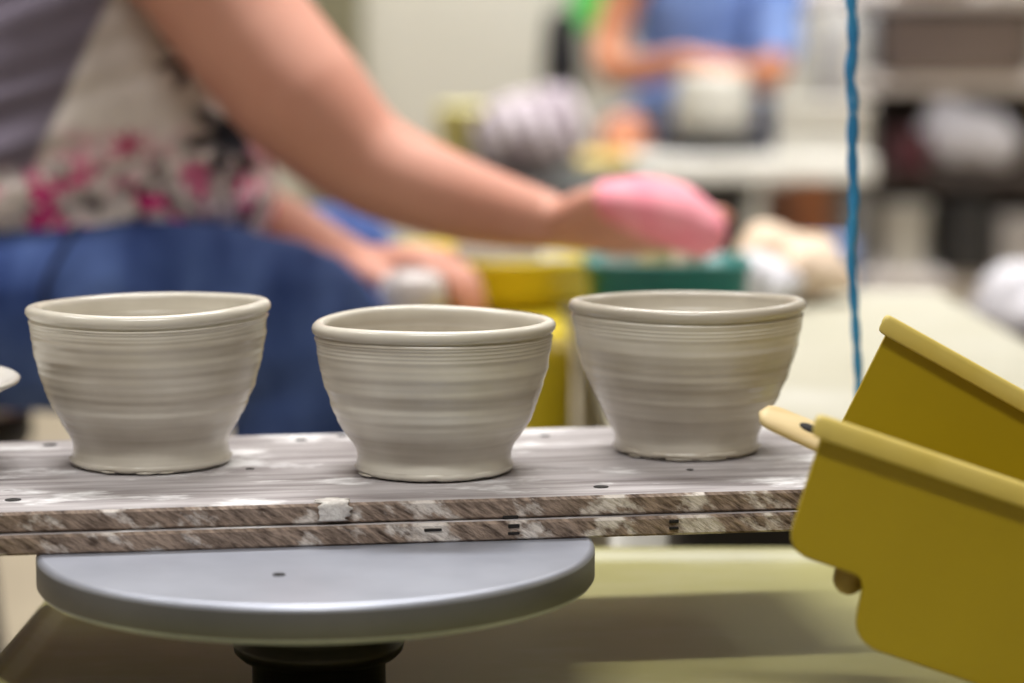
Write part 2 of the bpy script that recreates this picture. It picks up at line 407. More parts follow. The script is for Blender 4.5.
# ================================================================== SPLASH PANS ON THE RIGHT
def splash_pan(origin, tilt, yaw_, length, depth, d1, d2, step, taper, label, foot=None):
    """one half of a splash pan: front wall, floor in two levels, right end wall; local x along the wall, y away, z up"""
    root = bpy.data.objects.new('splash_pan', None); COL.objects.link(root); root.location = origin
    root.rotation_euler = (0, tilt, yaw_); tag(root, label, 'splash pan', 'splash pan halves leaning at the right')
    th = .0042
    # outline of the wall in its own plane, rounded corners
    def rnd(pts, rad):
        out = []
        for i, p in enumerate(pts):
            a, b = V(pts[i - 1]), V(pts[(i + 1) % len(pts)]); p = V(p); r = rad[i]
            if r == 0: out.append(p); continue
            u = (a - p).normalized(); w = (b - p).normalized()
            for k in range(7):
                t = k / 6; out.append((p + u * r) * (1 - t) ** 2 + p * 2 * t * (1 - t) + (p + w * r) * t * t)
        return out
    outline = rnd([(0, 0), (taper, -d1), (step, -d1), (step + .005, -d2), (length, -d2), (length, 0)], [0, .012, .007, .014, 0, 0])
    lean = .05
    bm = bmesh.new()
    A = [bm.verts.new((p.x, -p.y * lean, p.y)) for p in outline]
    B = [bm.verts.new((p.x, -p.y * lean + th, p.y)) for p in outline]
    bm.faces.new(A); bm.faces.new(B[::-1])
    for k in range(len(A)):
        j = (k + 1) % len(A); bm.faces.new((A[k], B[k], B[j], A[j]))
    # floor following the stepped lower outline
    low_ = [p for p in outline if p.y < -d1 * .55]
    n = len(low_); rows = []
    for s, up in ((.0, 0), (.004, -.001), (.012, -.0018), (depth, -.0018)):
        rows.append([bm.verts.new((p.x + s * .45, -p.y * lean + s, p.y + up)) for p in low_])
    rows2 = [[bm.verts.new(v.co + V((0, 0, th))) for v in r] for r in (rows[0], rows[-1])]
    for a, b in zip(rows, rows[1:]):
        for k in range(n - 1): bm.faces.new((a[k], a[k + 1], b[k + 1], b[k]))
    for k in range(n - 1): bm.faces.new((rows2[0][k], rows2[1][k], rows2[1][k + 1], rows2[0][k + 1]))
    for k in range(n - 1): bm.faces.new((rows[-1][k], rows[-1][k + 1], rows2[1][k + 1], rows2[1][k]))
    for k in (0, n - 1): bm.faces.new((rows[0][k], rows[-1][k], rows2[1][k], rows2[0][k]))
    box(bm, (length - th, 0, -d2), (length, depth + .02, 0))
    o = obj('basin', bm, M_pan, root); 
    md = o.modifiers.new('bevel', 'BEVEL'); md.width = .0022; md.segments = 3; md.angle_limit = math.radians(50)
    for p in o.data.polygons: p.use_smooth = False
    # rolled rim: outward lip with rounded edge
    bm = bmesh.new()
    sec = [(.36 * a_, .70 * b_) for a_, b_ in [(-.0105, -.0085), (-.0112, -.004), (-.0105, .0012), (-.0075, .0040), (-.003, .0050), (.0035, .0050), (.0062, .003), (.0062, -.001), (.0044, -.003), (-.005, -.0035), (-.0075, -.009), (-.0092, -.010)]]
    xs = [-.0055, -.0048, -.003, 0] + [length * k / 12 for k in range(1, 13)]
    prev = None
    for i, x in enumerate(xs):
        f = (.55, .85, .97, 1)[min(i, 3)]
        ring = [bm.verts.new((x, (y + .003) * f - .003, (z + .001) * f - .001)) for y, z in sec]
        if prev:
            for k in range(len(sec)):
                j = (k + 1) % len(sec); bm.faces.new((prev[k], prev[j], ring[j], ring[k]))
        else: bm.faces.new(ring)
        prev = ring
    bm.faces.new(prev)
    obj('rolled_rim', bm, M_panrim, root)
    if foot:
        bm = bmesh.new(); tube(bm, [(foot, d1 * lean + .02, -d1 + .004), (foot, d1 * lean + .02, -d1 - .0062)], [.0085, .0075], 20); obj('foot_peg', bm, mat('worn_tan_plastic', (128, 104, 46), (150, 124, 62), rough=.6), root)
    return root
po = at(826, 424, 1.085)
splash_pan(po, math.radians(19.0), math.radians(2), .20, .10, .0615, .0925, .042, .003, 'yellow splash pan half nearest the camera, with stepped lower edge and rolled rim', .040)
pr = at(892, 324, 1.26)
splash_pan(pr, math.radians(29.0), math.radians(-2), .178, .07, .085, .105, .10, .006, 'yellow splash pan half standing behind, its darker face above the nearer pan')

# wooden rib sticking out of the front pan
a = at(759, 412, 1.16); b = at(840, 447, 1.15)
tool = empty('wooden_tool', a, 'pale wooden potter\'s tool with rounded tip poking out of the yellow pan', 'tool')
bm = bmesh.new(); d = (b - a); Ln = d.length * 1.7; n = 30; up_ = []; dn = []
dx = d.normalized(); side = V((.10, .86, .40)).normalized(); side = (side - dx * side.dot(dx)).normalized(); nz_ = dx.cross(side)
prof = []
for k in range(n + 1):
    t = k / n; w = .0098 * min(1, math.sqrt(max(0, 1 - (1 - min(1, t / .14)) ** 2)) + .02) * (1 + .25 * t); prof.append((t * Ln, w))
rings = []
for s, w in prof:
    ring = []
    for k in range(12):
        an = 2 * PI * k / 12; ring.append(bm.verts.new(dx * s + side * w * math.cos(an) + nz_ * .0028 * (1 + .2 * s / Ln) * math.copysign(abs(math.sin(an)) ** .6, math.sin(an)) * min(1, w / .006)))
    rings.append(ring)
for A, B in zip(rings, rings[1:]):
    for k in range(12): j = (k + 1) % 12; bm.faces.new((A[k], A[j], B[j], B[k]))
bm.faces.new(rings[0]); bm.faces.new(rings[-1])
obj('handle', bm, M_wood, tool)
bm = bmesh.new(); c = dx * (d.length * .60) 
for k in (1,):
    lathe(bm, [(0, .0034), (.003, .0034), (.0032, .003), (.0032, -.0034), (0, -.0034)], 20)
for v in bm.verts: v.co = c + dx * v.co.x * 1.6 + side * v.co.y + nz_ * v.co.z
obj('hole', bm, M_dark, tool)

# ================================================================== BLUE CORD
CD = 1.515
pts = [at(850, -420, CD), at(849, -120, CD), at(850, -20, CD), at(853, 40, CD), at(850, 75, CD), at(853, 105, CD), at(852, 150, CD), at(854, 200, CD), at(851, 250, CD), at(854, 300, CD), at(857, 350, CD), at(859, 390, CD), at(861, 430, CD)]
end = at(866, 470, CD); pts.append(end); pts.append(V((end.x + .004, end.y - .02, TZ + .0045))); pts.append(V((end.x + .03, end.y - .06, TZ + .004)))
P = smoothpts(pts, 14); bm = bmesh.new()
arc = 0; strands = [[], []]; rads = []
for i, p in enumerate(P):
    if i: arc += (p - P[i - 1]).length
    thick = .0030 if p.z > .72 else .0019 + .0011 * max(0, (p.z - .5) / .22)
    for s in (0, 1):
        an = arc * 150 + s * PI
        strands[s].append(p + V((math.cos(an), math.sin(an), 0)) * thick * .36)
    rads.append(thick * .95)
for s in strands: tube(bm, s, rads, 8)
o = obj('hanging_cord', bm, M_rope)
tag(o, 'blue twisted cord hanging down behind the yellow pans', 'cord')

# ================================================================== PEOPLE
def hand(bm, wrist, fwd, palm, thumb, curls, L=.17, spread=.06, s=1.0, thumb_curl=.5):
    """palm + four fingers of unequal length + thumb; 'palm' is the way the palm faces"""
    wrist = V(wrist); f = V(fwd).normalized(); pn = V(palm); pn = (pn - f * pn.dot(f)).normalized(); th = f.cross(pn).normalized()
    if th.dot(V(thumb)) < 0: th = -th
    kn = wrist + f * .088 * s
    tube(bm, [wrist - f * .03, wrist, wrist + f * .035 * s, wrist + f * .07 * s, kn], [(.026 * s, .021 * s), (.029 * s, .019 * s), (.036 * s, .017 * s), (.041 * s, .016 * s), (.039 * s, .013 * s)], 20, th)
    for i, (offs, ln, r) in enumerate(((.029, .074, .0095), (.0095, .083, .0098), (-.0105, .077, .0094), (-.029, .060, .0082))):
        d = (f + th * (offs * spread / .03)).normalized(); p = kn + th * offs * s - f * .008
        pp = [p - d * .02, p]; rr = [r * s * 1.1, r * s * 1.05]; c = curls[i]; ang = 0
        for q, fr in enumerate((.46, .31, .23)):
            ang += c * (.75, 1.0, .7)[q]
            p = p + (d * math.cos(ang) + pn * math.sin(ang)) * ln * fr * s; pp.append(p); rr.append(r * s * (.98, .88, .74)[q])
        stube(bm, pp, rr, 12, None, 3)
    b = wrist + f * .018 * s + th * .022 * s; d1 = (f * .72 + th * .72 + pn * .25).normalized(); d2 = (f * (.95) + th * .1 + pn * thumb_curl).normalized()
    stube(bm, [b, b + d1 * .036 * s, b + d1 * .036 * s + d2 * .032 * s, b + d1 * .036 * s + d2 * .056 * s], [.016 * s, .0135 * s, .0115 * s, .009 * s], 12, None, 3)
    return kn
def face(bm, c, fwd, s=1.0):
    c = V(c); f = V(fwd).normalized(); side = f.cross(V((0, 0, 1))).normalized(); up = side.cross(f)
    tube(bm, [c - up * .095 * s + f * .03 * s, c - up * .06 * s + f * .02 * s, c, c + up * .05 * s, c + up * .085 * s], [(.035 * s, .035 * s), (.065 * s, .055 * s), (.093 * s, .074 * s), (.09 * s, .073 * s), (.055 * s, .05 * s)], 24, f)
    stube(bm, [c + f * .088 * s + up * .012 * s, c + f * .108 * s - up * .022 * s], [.009 * s, .014 * s], 10)       # nose
    for k in (-1, 1):
        ball(bm, c + side * k * .077 * s - up * .01 * s, (.014 * s, .014 * s, .03 * s), 12)                             # ears
        ball(bm, c + side * k * .032 * s + f * .078 * s + up * .008 * s, .0125 * s, 12)                                 # eyes
    tube(bm, [c - side * .022 * s + f * .082 * s - up * .052 * s, c + side * .022 * s + f * .082 * s - up * .052 * s], [.007 * s, .007 * s], 10)

# ---- the potter in the middle distance
loc = V((-.56, 2.38, 0))
P1 = empty('person', loc, 'person in jeans and floral sleeveless top reaching forward with pink sponge at a wheel', 'person')
bm = bmesh.new()
LAT = (0, 1, 0)
# trunk, seen from her right side, leaning forward
stube(bm, [(-.545, 2.38, .575), (-.475, 2.38, .64), (-.42, 2.38, .75), (-.38, 2.38, .85), (-.335, 2.38, .95)], [(.18, .15), (.175, .165), (.165, .15), (.165, .12), (.11, .075)], 28, LAT)
stube(bm, [(-.335, 2.38, .95), (-.28, 2.38, 1.03)], [.062, .056], 20)
face(bm, (-.21, 2.38, 1.12), (1, .05, -.45))
for sgn, yy in ((-1, 2.255), (1, 2.52)): ball(bm, (-.335, yy, .915), (.085, .07, .085), 20)
# right arm (near side)
def cx(x, y, D): return at(x, y, D)
stube(bm, [cx(150, -115, 2.21), cx(226, 4, 2.20), cx(303, 100, 2.185), cx(366, 160, 2.18), cx(440, 193, 2.17), cx(500, 211, 2.17), cx(543, 220, 2.17)],
      [.072, .064, .0615, .048, .041, .034, .027], 24)
hand(bm, cx(541, 223, 2.17), (1, .02, -.12), (0, .42, .9), (0, -1, .3), (.16, .18, .22, .26), thumb_curl=.15, s=1.04)
# left arm (far side)
stube(bm, [(-.33, 2.53, .90), (-.315, 2.58, .74), cx(225, 204, 2.52), cx(285, 242, 2.45), cx(328, 263, 2.38), cx(348, 267, 2.35)],
      [.07, .058, .052, .045, .037, .030], 24)
hand(bm, cx(350, 266, 2.345), (1, -.45, .10), (.1, -.12, -1), (0, -1, -.2), (.62, .65, .68, .72), s=1.08, thumb_curl=.6)
# legs under the jeans
for yy, k in ((2.235, 0), (2.78, 1)):
    stube(bm, [(-.55, yy - .25 * k, .51 if k == 0 else .49), (-.34, yy - .07 * k, .515 if k == 0 else .48), (-.19, yy, .515), (-.175, yy, .475), (-.19, yy, .25), (-.19, yy, .07), (-.14, yy, .04)], [.075, .06, .055, .05, .045, .036, .03], 18, None, 3)
fuse('body', off(bm, loc), M_skin, P1, .0045, 6)
# jeans
bm = bmesh.new()
stube(bm, [(-.60, 2.38, .535), (-.52, 2.38, .56)], [(.19, .115), (.185, .10)], 24, LAT)
for yy, pz in ((2.235, [(-.60, .518), (-.46, .520), (-.36, .520), (-.248, .514), (-.180, .484), (-.19, .42), (-.194, .30), (-.19, .10)]),
               (2.78, [(-.60, .50), (-.46, .475), (-.35, .475), (-.25, .505), (-.185, .495), (-.19, .42), (-.20, .30), (-.20, .10)])):
    stube(bm, [(x, yy + (0 if yy < 2.4 else max(-.25, (x + .25) * .8) if x < -.25 else 0) + (.02 if x < -.5 else 0), z) for x, z in pz], [.09, .09, .09, .087, .08, .073, .068, .06] if yy < 2.4 else [.085, .08, .08, .082, .078, .07, .065, .06], 28, None, 5)
def folds(co):
    p = V((co.x * 14, co.y * 10, co.z * 20)); return .005 * noise.noise(p) + .0025 * noise.noise(p * 2.3)
jn = fuse('jeans', off(bm, loc), M_jeans, P1, .005, 8, folds)
bm = bmesh.new(); pts = [at(78, 226, 2.135), at(62, 252, 2.132), at(46, 285, 2.132), at(40, 330, 2.14)]
tube(bm, [p - loc for p in smoothpts(pts, 5)], [.003] * 16, 8); obj('pocket_seam', bm, mat('dark_denim', (20, 32, 66), rough=.9), jn)
for yy in (2.235, 2.78):
    bm = bmesh.new(); stube(bm, [(-.245, yy, .05), (-.19, yy, .045), (-.125, yy, .036)], [(.042, .045), (.045, .04), (.04, .03)], 20, LAT); obj('shoe', off(bm, loc), mat('grey_canvas', (90, 88, 92), (104, 102, 106), rough=.8), P1)
# top: grey back and side, floral front
def floral():
    m = bpy.data.materials.new('floral_top'); m.use_nodes = True
    nt = m.node_tree; N = nt.nodes; L = nt.links; b = N['Principled BSDF']; b.inputs['Roughness'].default_value = .85; b.inputs['Specular IOR Level'].default_value = .15
    tc = N.new('ShaderNodeTexCoord'); sp = N.new('ShaderNodeSeparateXYZ'); L.new(tc.outputs['Object'], sp.inputs[0])
    def math_(op, a, b_, c=None):
        n = N.new('ShaderNodeMath'); n.operation = op
        for i, v in enumerate((a, b_, c)):
            if v is None: continue
            if hasattr(v, 'is_linked'): L.new(v, n.inputs[i])
            else: n.inputs[i].default_value = v
        return n.outputs[0]
    def nz(scale, off_, lo, hi, detail=3, rough=.55):
        mp = N.new('ShaderNodeMapping'); mp.inputs['Location'].default_value = off_; L.new(tc.outputs['Object'], mp.inputs[0])
        n = N.new('ShaderNodeTexNoise'); n.inputs['Scale'].default_value = scale; n.inputs['Detail'].default_value = detail; n.inputs['Roughness'].default_value = rough
        L.new(mp.outputs[0], n.inputs[0])
        r = N.new('ShaderNodeMapRange'); r.inputs[1].default_value = lo; r.inputs[2].default_value = hi; L.new(n.outputs['Fac'], r.inputs[0]); return r.outputs[0]
    def mix(f, a, c):
        n = N.new('ShaderNodeMix'); n.data_type = 'RGBA'
        if hasattr(f, 'is_linked'): L.new(f, n.inputs[0])
        if hasattr(a, 'is_linked'): L.new(a, n.inputs[6])
        else: n.inputs[6].default_value = lin(a) + (1,)
        n.inputs[7].default_value = lin(c) + (1,); return n.outputs[2]
    def rng(v, lo, hi):
        r = N.new('ShaderNodeMapRange'); r.inputs[1].default_value = lo; r.inputs[2].default_value = hi; L.new(v, r.inputs[0]); return r.outputs[0]
    def spot(px, py, D, r0, r1, wob=0.0):
        c = at(px, py, D) - loc
        dx = math_('SUBTRACT', sp.outputs[0], c.x); dz = math_('SUBTRACT', sp.outputs[2], c.z)
        r2 = math_('SQRT', math_('ADD', math_('MULTIPLY', dx, dx), math_('MULTIPLY', dz, dz)), None)
        if wob:
            an = math_('ARCTAN2', dz, dx); s_ = math_('SINE', math_('MULTIPLY', an, 7), None); r2 = math_('ADD', r2, math_('MULTIPLY', s_, wob))
        return rng(r2, r1, r0)
    base = mix(nz(9, (0, 0, 0), .4, .65), (198, 188, 182), (228, 220, 214))
    hem = rng(sp.outputs[2], .70, .635)
    base = mix(math_('MULTIPLY', nz(48, (3, 1, 2), .48, .56), hem), base, (86, 70, 76))
    base = mix(math_('MULTIPLY', nz(30, (7, 4, 1), .50, .58), hem), base, (226, 20, 132))
    base = mix(math_('MULTIPLY', nz(80, (1, 9, 1), .54, .60), hem), base, (240, 226, 226))
    base = mix(spot(224, 138, 2.215, .024, .032, .012), base, (30, 30, 36))
    base = mix(spot(185, 60, 2.215, .016, .026, .009), base, (60, 20, 34))
    base = mix(spot(262, 150, 2.215, .008, .016, .004), base, (120, 28, 60))
    base = mix(spot(125, 145, 2.2, .006, .014, .004), base, (170, 30, 90))
    # slanted seam to the grey side panel
    a_ = at(92, 40, 2.215) - loc; b_ = at(28, 190, 2.215) - loc
    k = (a_.x - b_.x) / (a_.z - b_.z)
    edge = math_('SUBTRACT', sp.outputs[0], math_('MULTIPLY_ADD', math_('SUBTRACT', sp.outputs[2], b_.z), k, b_.x))
    g = math_('MULTIPLY', rng(edge, .003, -.003), rng(sp.outputs[2], .645, .665))
    g2 = mix(g, base, (112, 104, 118))
    L.new(g2, b.inputs['Base Color']); return m
bm = bmesh.new()
stube(bm, [(-.545, 2.38, .585), (-.47, 2.38, .645), (-.42, 2.38, .75), (-.405, 2.38, .835), (-.39, 2.38, .90)], [(.196, .198), (.195, .198), (.18, .168), (.17, .146), (.14, .108)], 32, LAT)
stube(bm, [(-.36, 2.37, .615), (-.345, 2.37, .68), (-.345, 2.37, .78)], [(.13, .12), (.13, .12), (.12, .11)], 28, LAT)
def drape(co):
    p = V((co.x * 4, co.y * 5, co.z * 30 - co.x * 9)); return .012 * noise.noise(p) + .004 * noise.noise(p * 2.1)
fuse('sleeveless_top', off(bm, loc), floral(), P1, .005, 10, drape)
bm = bmesh.new(); c = V((-.23, 2.38, 1.14)); ball(bm, c - V((.02, 0, -.01)), (.105, .088, .10), 24); ball(bm, c - V((.12, 0, .0)), (.05, .05, .05), 16)
fuse('hair', off(bm, loc), mat('dark_hair', (62, 44, 34), (82, 60, 46), rough=.6, stretch=(1, 1, 6)), P1, .008, 6)

# stool she sits on
sl = V((-.63, 2.38, 0)); S1 = empty('stool', sl, 'low round stool beneath the seated person in jeans', 'stool')
bm = bmesh.new(); lathe(bm, [(0, .37), (.14, .37), (.15, .378), (.15, .40), (.14, .412), (0, .415)], 48); obj('seat', bm, M_black, S1)
for k in range(4):
    a = PI / 4 + k * PI / 2; bm = bmesh.new(); tube(bm, [(.10 * math.cos(a), .10 * math.sin(a), .372), (.14 * math.cos(a), .14 * math.sin(a), .012)], [.012, .012], 12); obj('leg', bm, M_steel, S1)

# pink sponge
sp_c = at(654, 217, 2.14)
bm = bmesh.new(); stube(bm, [(-.040, 0, .016), (-.012, .0, .010), (.018, 0, .001), (.042, 0, -.013)], [(.018, .036), (.027, .042), (.030, .043), (.024, .038)], 24, (0, 0, 1))
o = fuse('sponge', bm, M_pink, None, .004, 6); o.location = sp_c
tag(o, 'pink sponge held in the hand of the reaching person', 'sponge')

# her wheel
wl = V((-.07, 2.43, 0)); W2 = empty('pottery_wheel', wl, 'bright yellow pottery wheel that the person in jeans works at', 'pottery wheel')
def rbox(bm, x0, x1, y0, y1, z0, z1, r=.03, n=6):
    lo, hi = [], []
    for cx_, cy_, a0 in ((x1 - r, y1 - r, 0), (x0 + r, y1 - r, 90), (x0 + r, y0 + r, 180), (x1 - r, y0 + r, 270)):
        for k in range(n + 1):
            a = math.radians(a0 + 90 * k / n); lo.append((cx_ + r * math.cos(a), cy_ + r * math.sin(a)))
    A = [bm.verts.new((x, y, z0)) for x, y in lo]; B = [bm.verts.new((x, y, z1)) for x, y in lo]
    bm.faces.new(A[::-1]); bm.faces.new(B)
    for k in range(len(A)): j = (k + 1) % len(A); bm.faces.new((A[k], A[j], B[j], B[k]))
bm = bmesh.new(); rbox(bm, -.015, .125, -.30, .22, .36, .505, .04); obj('body', bm, M_yellow2, W2, bev=.012)
bm = bmesh.new(); lathe(bm, [(0, .505), (.10, .505), (.118, .508), (.128, .520), (.132, .542), (.136, .546), (.140, .550), (.140, .557), (.134, .559), (.127, .555), (.121, .540), (.113, .52), (.10, .512), (0, .512)], 64, (.055, .08, 0)); obj('splash_pan', bm, M_yellow2, W2)
bm = bmesh.new(); lathe(bm, [(0, .50), (.02, .50), (.02, .53), (.088, .53), (.09, .535), (.09, .548), (.087, .55), (0, .55)], 48, (.055, .08, 0)); obj('wheel_head', bm, M_alu, W2)
for sx, sy in ((.02, -.24), (.095, -.24), (.02, .17), (.095, .17)):
    bm = bmesh.new(); tube(bm, [(sx, sy, .015), (sx, sy, .385)], [.02, .02], 16); obj('leg', bm, mat('dark_leg_steel', (60, 58, 58), rough=.5), W2)
bm = bmesh.new(); lathe(bm, [(0, 0), (.042, 0), (.045, .004), (.044, .014), (.036, .022), (.02, .0245), (0, .025)], 40)
o = obj('clay_lump', bm, clay_mat('centred_clay', (206, 202, 196), (222, 219, 214), 15)); o.location = (wl.x + .055, wl.y + .08, .5503); tag(o, 'low white clay mound on the head of the bright yellow wheel', 'clay')
# the pot under her hand
pc = at(412, 290, 2.25)
bm = bmesh.new(); lathe(bm, [(0, 0), (.026, 0), (.031, .006), (.033, .025), (.031, .044), (.026, .052), (.014, .056), (0, .057)], 40)
o = obj('clay_pot', bm, clay_mat('wet_white_clay', (196, 190, 188), (214, 208, 206), 5)); o.location = (pc.x, 2.25, .5052); tag(o, 'small white clay pot under the left hand of the person in jeans', 'pot')

# ================================================================== CREAM TABLE AND WHAT STANDS ON IT
tl = V((.27, 2.17, 0)); T = empty('work_table', tl, 'cream topped work table behind the rightmost bowl', 'table')
bm = bmesh.new(); rbox(bm, -.200, .203, -.50, .50, .475, .50, .02); obj('table_top', bm, M_cream, T, bev=.004)
for sx in (-.178, .178):
    for sy in (-.45, .45):
        bm = bmesh.new(); rbox(bm, sx - .02, sx + .02, sy - .02, sy + .02, 0, .476, .006, 3); obj('leg', bm, M_offw, T)
bm = bmesh.new(); rbox(bm, -.17, .17, -.46, .46, .43, .476, .008, 3); obj('apron', bm, M_offw, T)
bm = bmesh.new(); rbox(bm, -.12, .12, -.14, .14, 0, .395, .012, 4); rbox(bm, -.128, .128, -.148, .148, .395, .41, .012, 4)  # black box added in place of the dark shade below the table
o = obj('storage_box', bm, M_black, None, bev=.003); o.location = (.262, 2.13, 0); tag(o, 'black lidded box added for the shade under the cream table', 'box')
tb = V((.147, 2.30, .50)); tub = empty('tub', tb, 'teal plastic tub of tools below the pink sponge', 'tub')
def tubshape(bm, w, d, h, t=.004, r=.02, flare=1.1):
    loops = []
    for s, z, ins in ((1, 0, 0), (flare, h - .006, 0), (flare + .05, h - .005, 0), (flare + .05, h, 0), (flare, h, t), (1, t, t)):
        lo = []
        for sx, sy, a0 in ((1, 1, 0), (-1, 1, 90), (-1, -1, 180), (1, -1, 270)):
            for k in range(7):
                a = math.radians(a0 + 15 * k)
                lo.append(bm.verts.new((sx * (w / 2 * s - r - ins) + r * math.cos(a), sy * (d / 2 * s - r - ins) + r * math.sin(a), z)))
        loops.append(lo)
    for A, B in zip(loops, loops[1:]):
        for k in range(len(A)): j = (k + 1) % len(A); bm.faces.new((A[k], A[j], B[j], B[k]))
    bm.faces.new(loops[0][::-1]); bm.faces.new(loops[-1])
bm = bmesh.new(); tubshape(bm, .138, .11, .068); obj('basin', bm, M_teal, tub)
for i, (x0, col, lab) in enumerate(((-.045, M_offw, 'white plastic scraper standing in the teal tub'), (-.015, M_wood, 'short wooden rib standing left in the teal tub'), (.012, M_claylump, 'lump of trimmed clay in the teal tub'))):
    bm = bmesh.new(); stube(bm, [(0, 0, .012), (.003, 0, .05), (.002 + .006 * i, 0, .088 - .004 * i)], [(.014, .008), (.017, .009), (.015, .007)], 16, (1, 0, 0))
    o = obj(('scraper', 'wooden_rib', 'clay_trimming')[i], bm, col); o.location = tb + V((x0, 0, 0)); tag(o, lab, ('scraper', 'tool', 'clay')[i])
lc = atz(792, 296, .50)
bm = bmesh.new(); ball(bm, (0, 0, .02), (.052, .06, .036), 24); ball(bm, (-.035, 0, .026), (.034, .05, .04), 20); ball(bm, (.035, 0, .008), (.026, .05, .018), 16)
def lump(co): return .006 * noise.noise(co * 40)
o = fuse('clay_lump', bm, M_claylump, None, .005, 6, lump); o.location = (lc.x, 2.56, .502)
zmin = min(v.co.z for v in o.data.vertices); o.location.z = .50 - zmin
tag(o, 'beige lump of soft clay at the back of the cream table', 'clay')
bm = bmesh.new(); ball(bm, (0, 0, .015), (.03, .04, .032), 20); ball(bm, (.02, 0, .012), (.032, .04, .024), 16)
o = fuse('rag', bm, M_film, None, .004, 5, lump); q = at(752, 270, 2.45); o.location = (q.x, 2.45, .5); zmin = min(v.co.z for v in o.data.vertices); o.location.z = .50 - zmin
tag(o, 'crumpled white rag between teal tub and beige clay', 'rag')

# ================================================================== FAR SIDE OF THE ROOM
BD = 6.1
# the second potter
loc2 = V((.50, 6.42, 0))
P2 = empty('person', loc2, 'person in blue shirt throwing a white pot in the background', 'person')
bm = bmesh.new()
FX = (1, 0, 0)
stube(bm, [(.50, 6.45, .565), (.50, 6.43, .68), (.505, 6.40, .84), (.51, 6.37, .98), (.51, 6.36, 1.06)], [(.17, .13), (.155, .125), (.165, .125), (.17, .10), (.09, .07)], 28, FX)
stube(bm, [(.51, 6.36, 1.06), (.51, 6.32, 1.15)], [.055, .05], 16)
face(bm, (.51, 6.26, 1.24), (0, -1, -.35))
stube(bm, [(.35, 6.36, 1.00), at(622, 0, 6.28), at(610, 40, 6.22), at(612, 68, 6.15), at(650, 69, 6.05), at(684, 60, 5.95)], [.06, .05, .044, .042, .037, .028], 20)
hand(bm, at(684, 60, 5.95), (.75, -.4, -.05), (.3, .2, -1), (1, 1, 0), (.3, .35, .4, .4))
stube(bm, [(.67, 6.36, 1.00), at(778, 0, 6.28), at(776, 45, 6.22), at(770, 74, 6.14), at(752, 76, 6.05), at(736, 70, 5.95)], [.06, .05, .045, .042, .037, .028], 20)
hand(bm, at(736, 70, 5.95), (-.65, -.4, -.05), (-.3, .2, -1), (-1, 1, 0), (.3, .35, .4, .4))
for k, (kx, tx) in enumerate(((.27, .40), (.73, .60))):
    stube(bm, [(tx, 6.42, .53), ((tx + kx) / 2, 6.15, .535), (kx, 5.96, .535), (kx, 5.93, .48), (kx - (.02 if k == 0 else -.02), 5.97, .25), (kx, 6.0, .08), (kx, 5.90, .035)], [.085, .075, .062, .055, .05, .036, .03], 20, None, 3)
fuse('body', off(bm, loc2), M_skin2, P2, .006, 5)
bm = bmesh.new()
stube(bm, [(.50, 6.44, .56), (.50, 6.43, .70), (.505, 6.40, .84), (.51, 6.37, .98), (.51, 6.36, 1.04)], [(.19, .155), (.178, .15), (.185, .145), (.185, .12), (.11, .09)], 28, FX)
stube(bm, [(.36, 6.36, 1.01), at(628, -30, 6.30)], [.075, .068], 20)
stube(bm, [(.66, 6.36, 1.01), at(778, -5, 6.28), at(776, 50, 6.21)], [.075, .066, .062], 20)
fuse('shirt', off(bm, loc2), M_blue, P2, .007, 6, drape)
bm = bmesh.new()
for kx, tx in ((.27, .40), (.73, .60)): stube(bm, [(tx, 6.44, .53), ((tx + kx) / 2, 6.17, .535), (kx * .8 + tx * .2, 6.04, .54)], [.10, .095, .085], 20, None, 3)
stube(bm, [(.50, 6.46, .565), (.50, 6.44, .62)], [(.19, .15), (.18, .145)], 24, FX)
fuse('shorts', off(bm, loc2), mat('faded_navy_cloth', (58, 66, 92), (84, 94, 116), rough=.9), P2, .008, 5)
bm = bmesh.new(); ball(bm, (.51, 6.30, 1.27), (.09, .105, .10), 20); fuse('hair', off(bm, loc2), mat('grey_brown_hair', (96, 78, 62), (120, 100, 82), rough=.7), P2, .01, 5)
for kx in (.27, .73):
    bm = bmesh.new(); stube(bm, [(kx, 6.02, .05), (kx, 5.95, .045), (kx, 5.85, .035)], [(.042, .045), (.045, .04), (.04, .03)], 16, FX); obj('shoe', off(bm, loc2), MATS['grey_canvas'], P2)
S2 = empty('stool', (.50, 6.50, 0), 'black stool under the person in blue shirt', 'stool')
bm = bmesh.new(); lathe(bm, [(0, .36), (.15, .36), (.16, .37), (.16, .395), (.15, .405), (0, .408)], 40); obj('seat', bm, M_black, S2)
for k in range(4):
    a = PI / 4 + k * PI / 2; bm = bmesh.new(); tube(bm, [(.11 * math.cos(a), .11 * math.sin(a), .362), (.15 * math.cos(a), .15 * math.sin(a), .012)], [.012, .012], 10); obj('leg', bm, M_steel, S2)

# her wheel: a pale body with a dark head
wl3 = V((.60, 5.72, 0)); W3 = empty('pottery_wheel', wl3, 'pale grey pottery wheel and shelf in front of the person in blue', 'pottery wheel')
bm = bmesh.new(); rbox(bm, -.345, .235, -.17, .15, .460, .512, .025); obj('table_top', bm, M_offw, W3, bev=.01)
wx = .455 - wl3.x + .02
bm = bmesh.new(); lathe(bm, [(0, .50), (.03, .50), (.03, .53), (.125, .53), (.128, .535), (.128, .548), (.125, .552), (0, .552)], 48, (wx, .02, 0)); obj('wheel_head', bm, M_black, W3)
bm = bmesh.new(); rbox(bm, -.23, -.05, -.12, .12, .18, .47, .03); obj('motor_housing', bm, M_black, W3, bev=.01)
for sx, sy in ((-.30, -.13), (.19, -.13), (-.21, .11), (.19, .11)):
    bm = bmesh.new(); tube(bm, [(sx, sy, .015), (sx, sy, .462)], [.022, .022], 14); obj('leg', bm, M_steel, W3)
bm = bmesh.new()
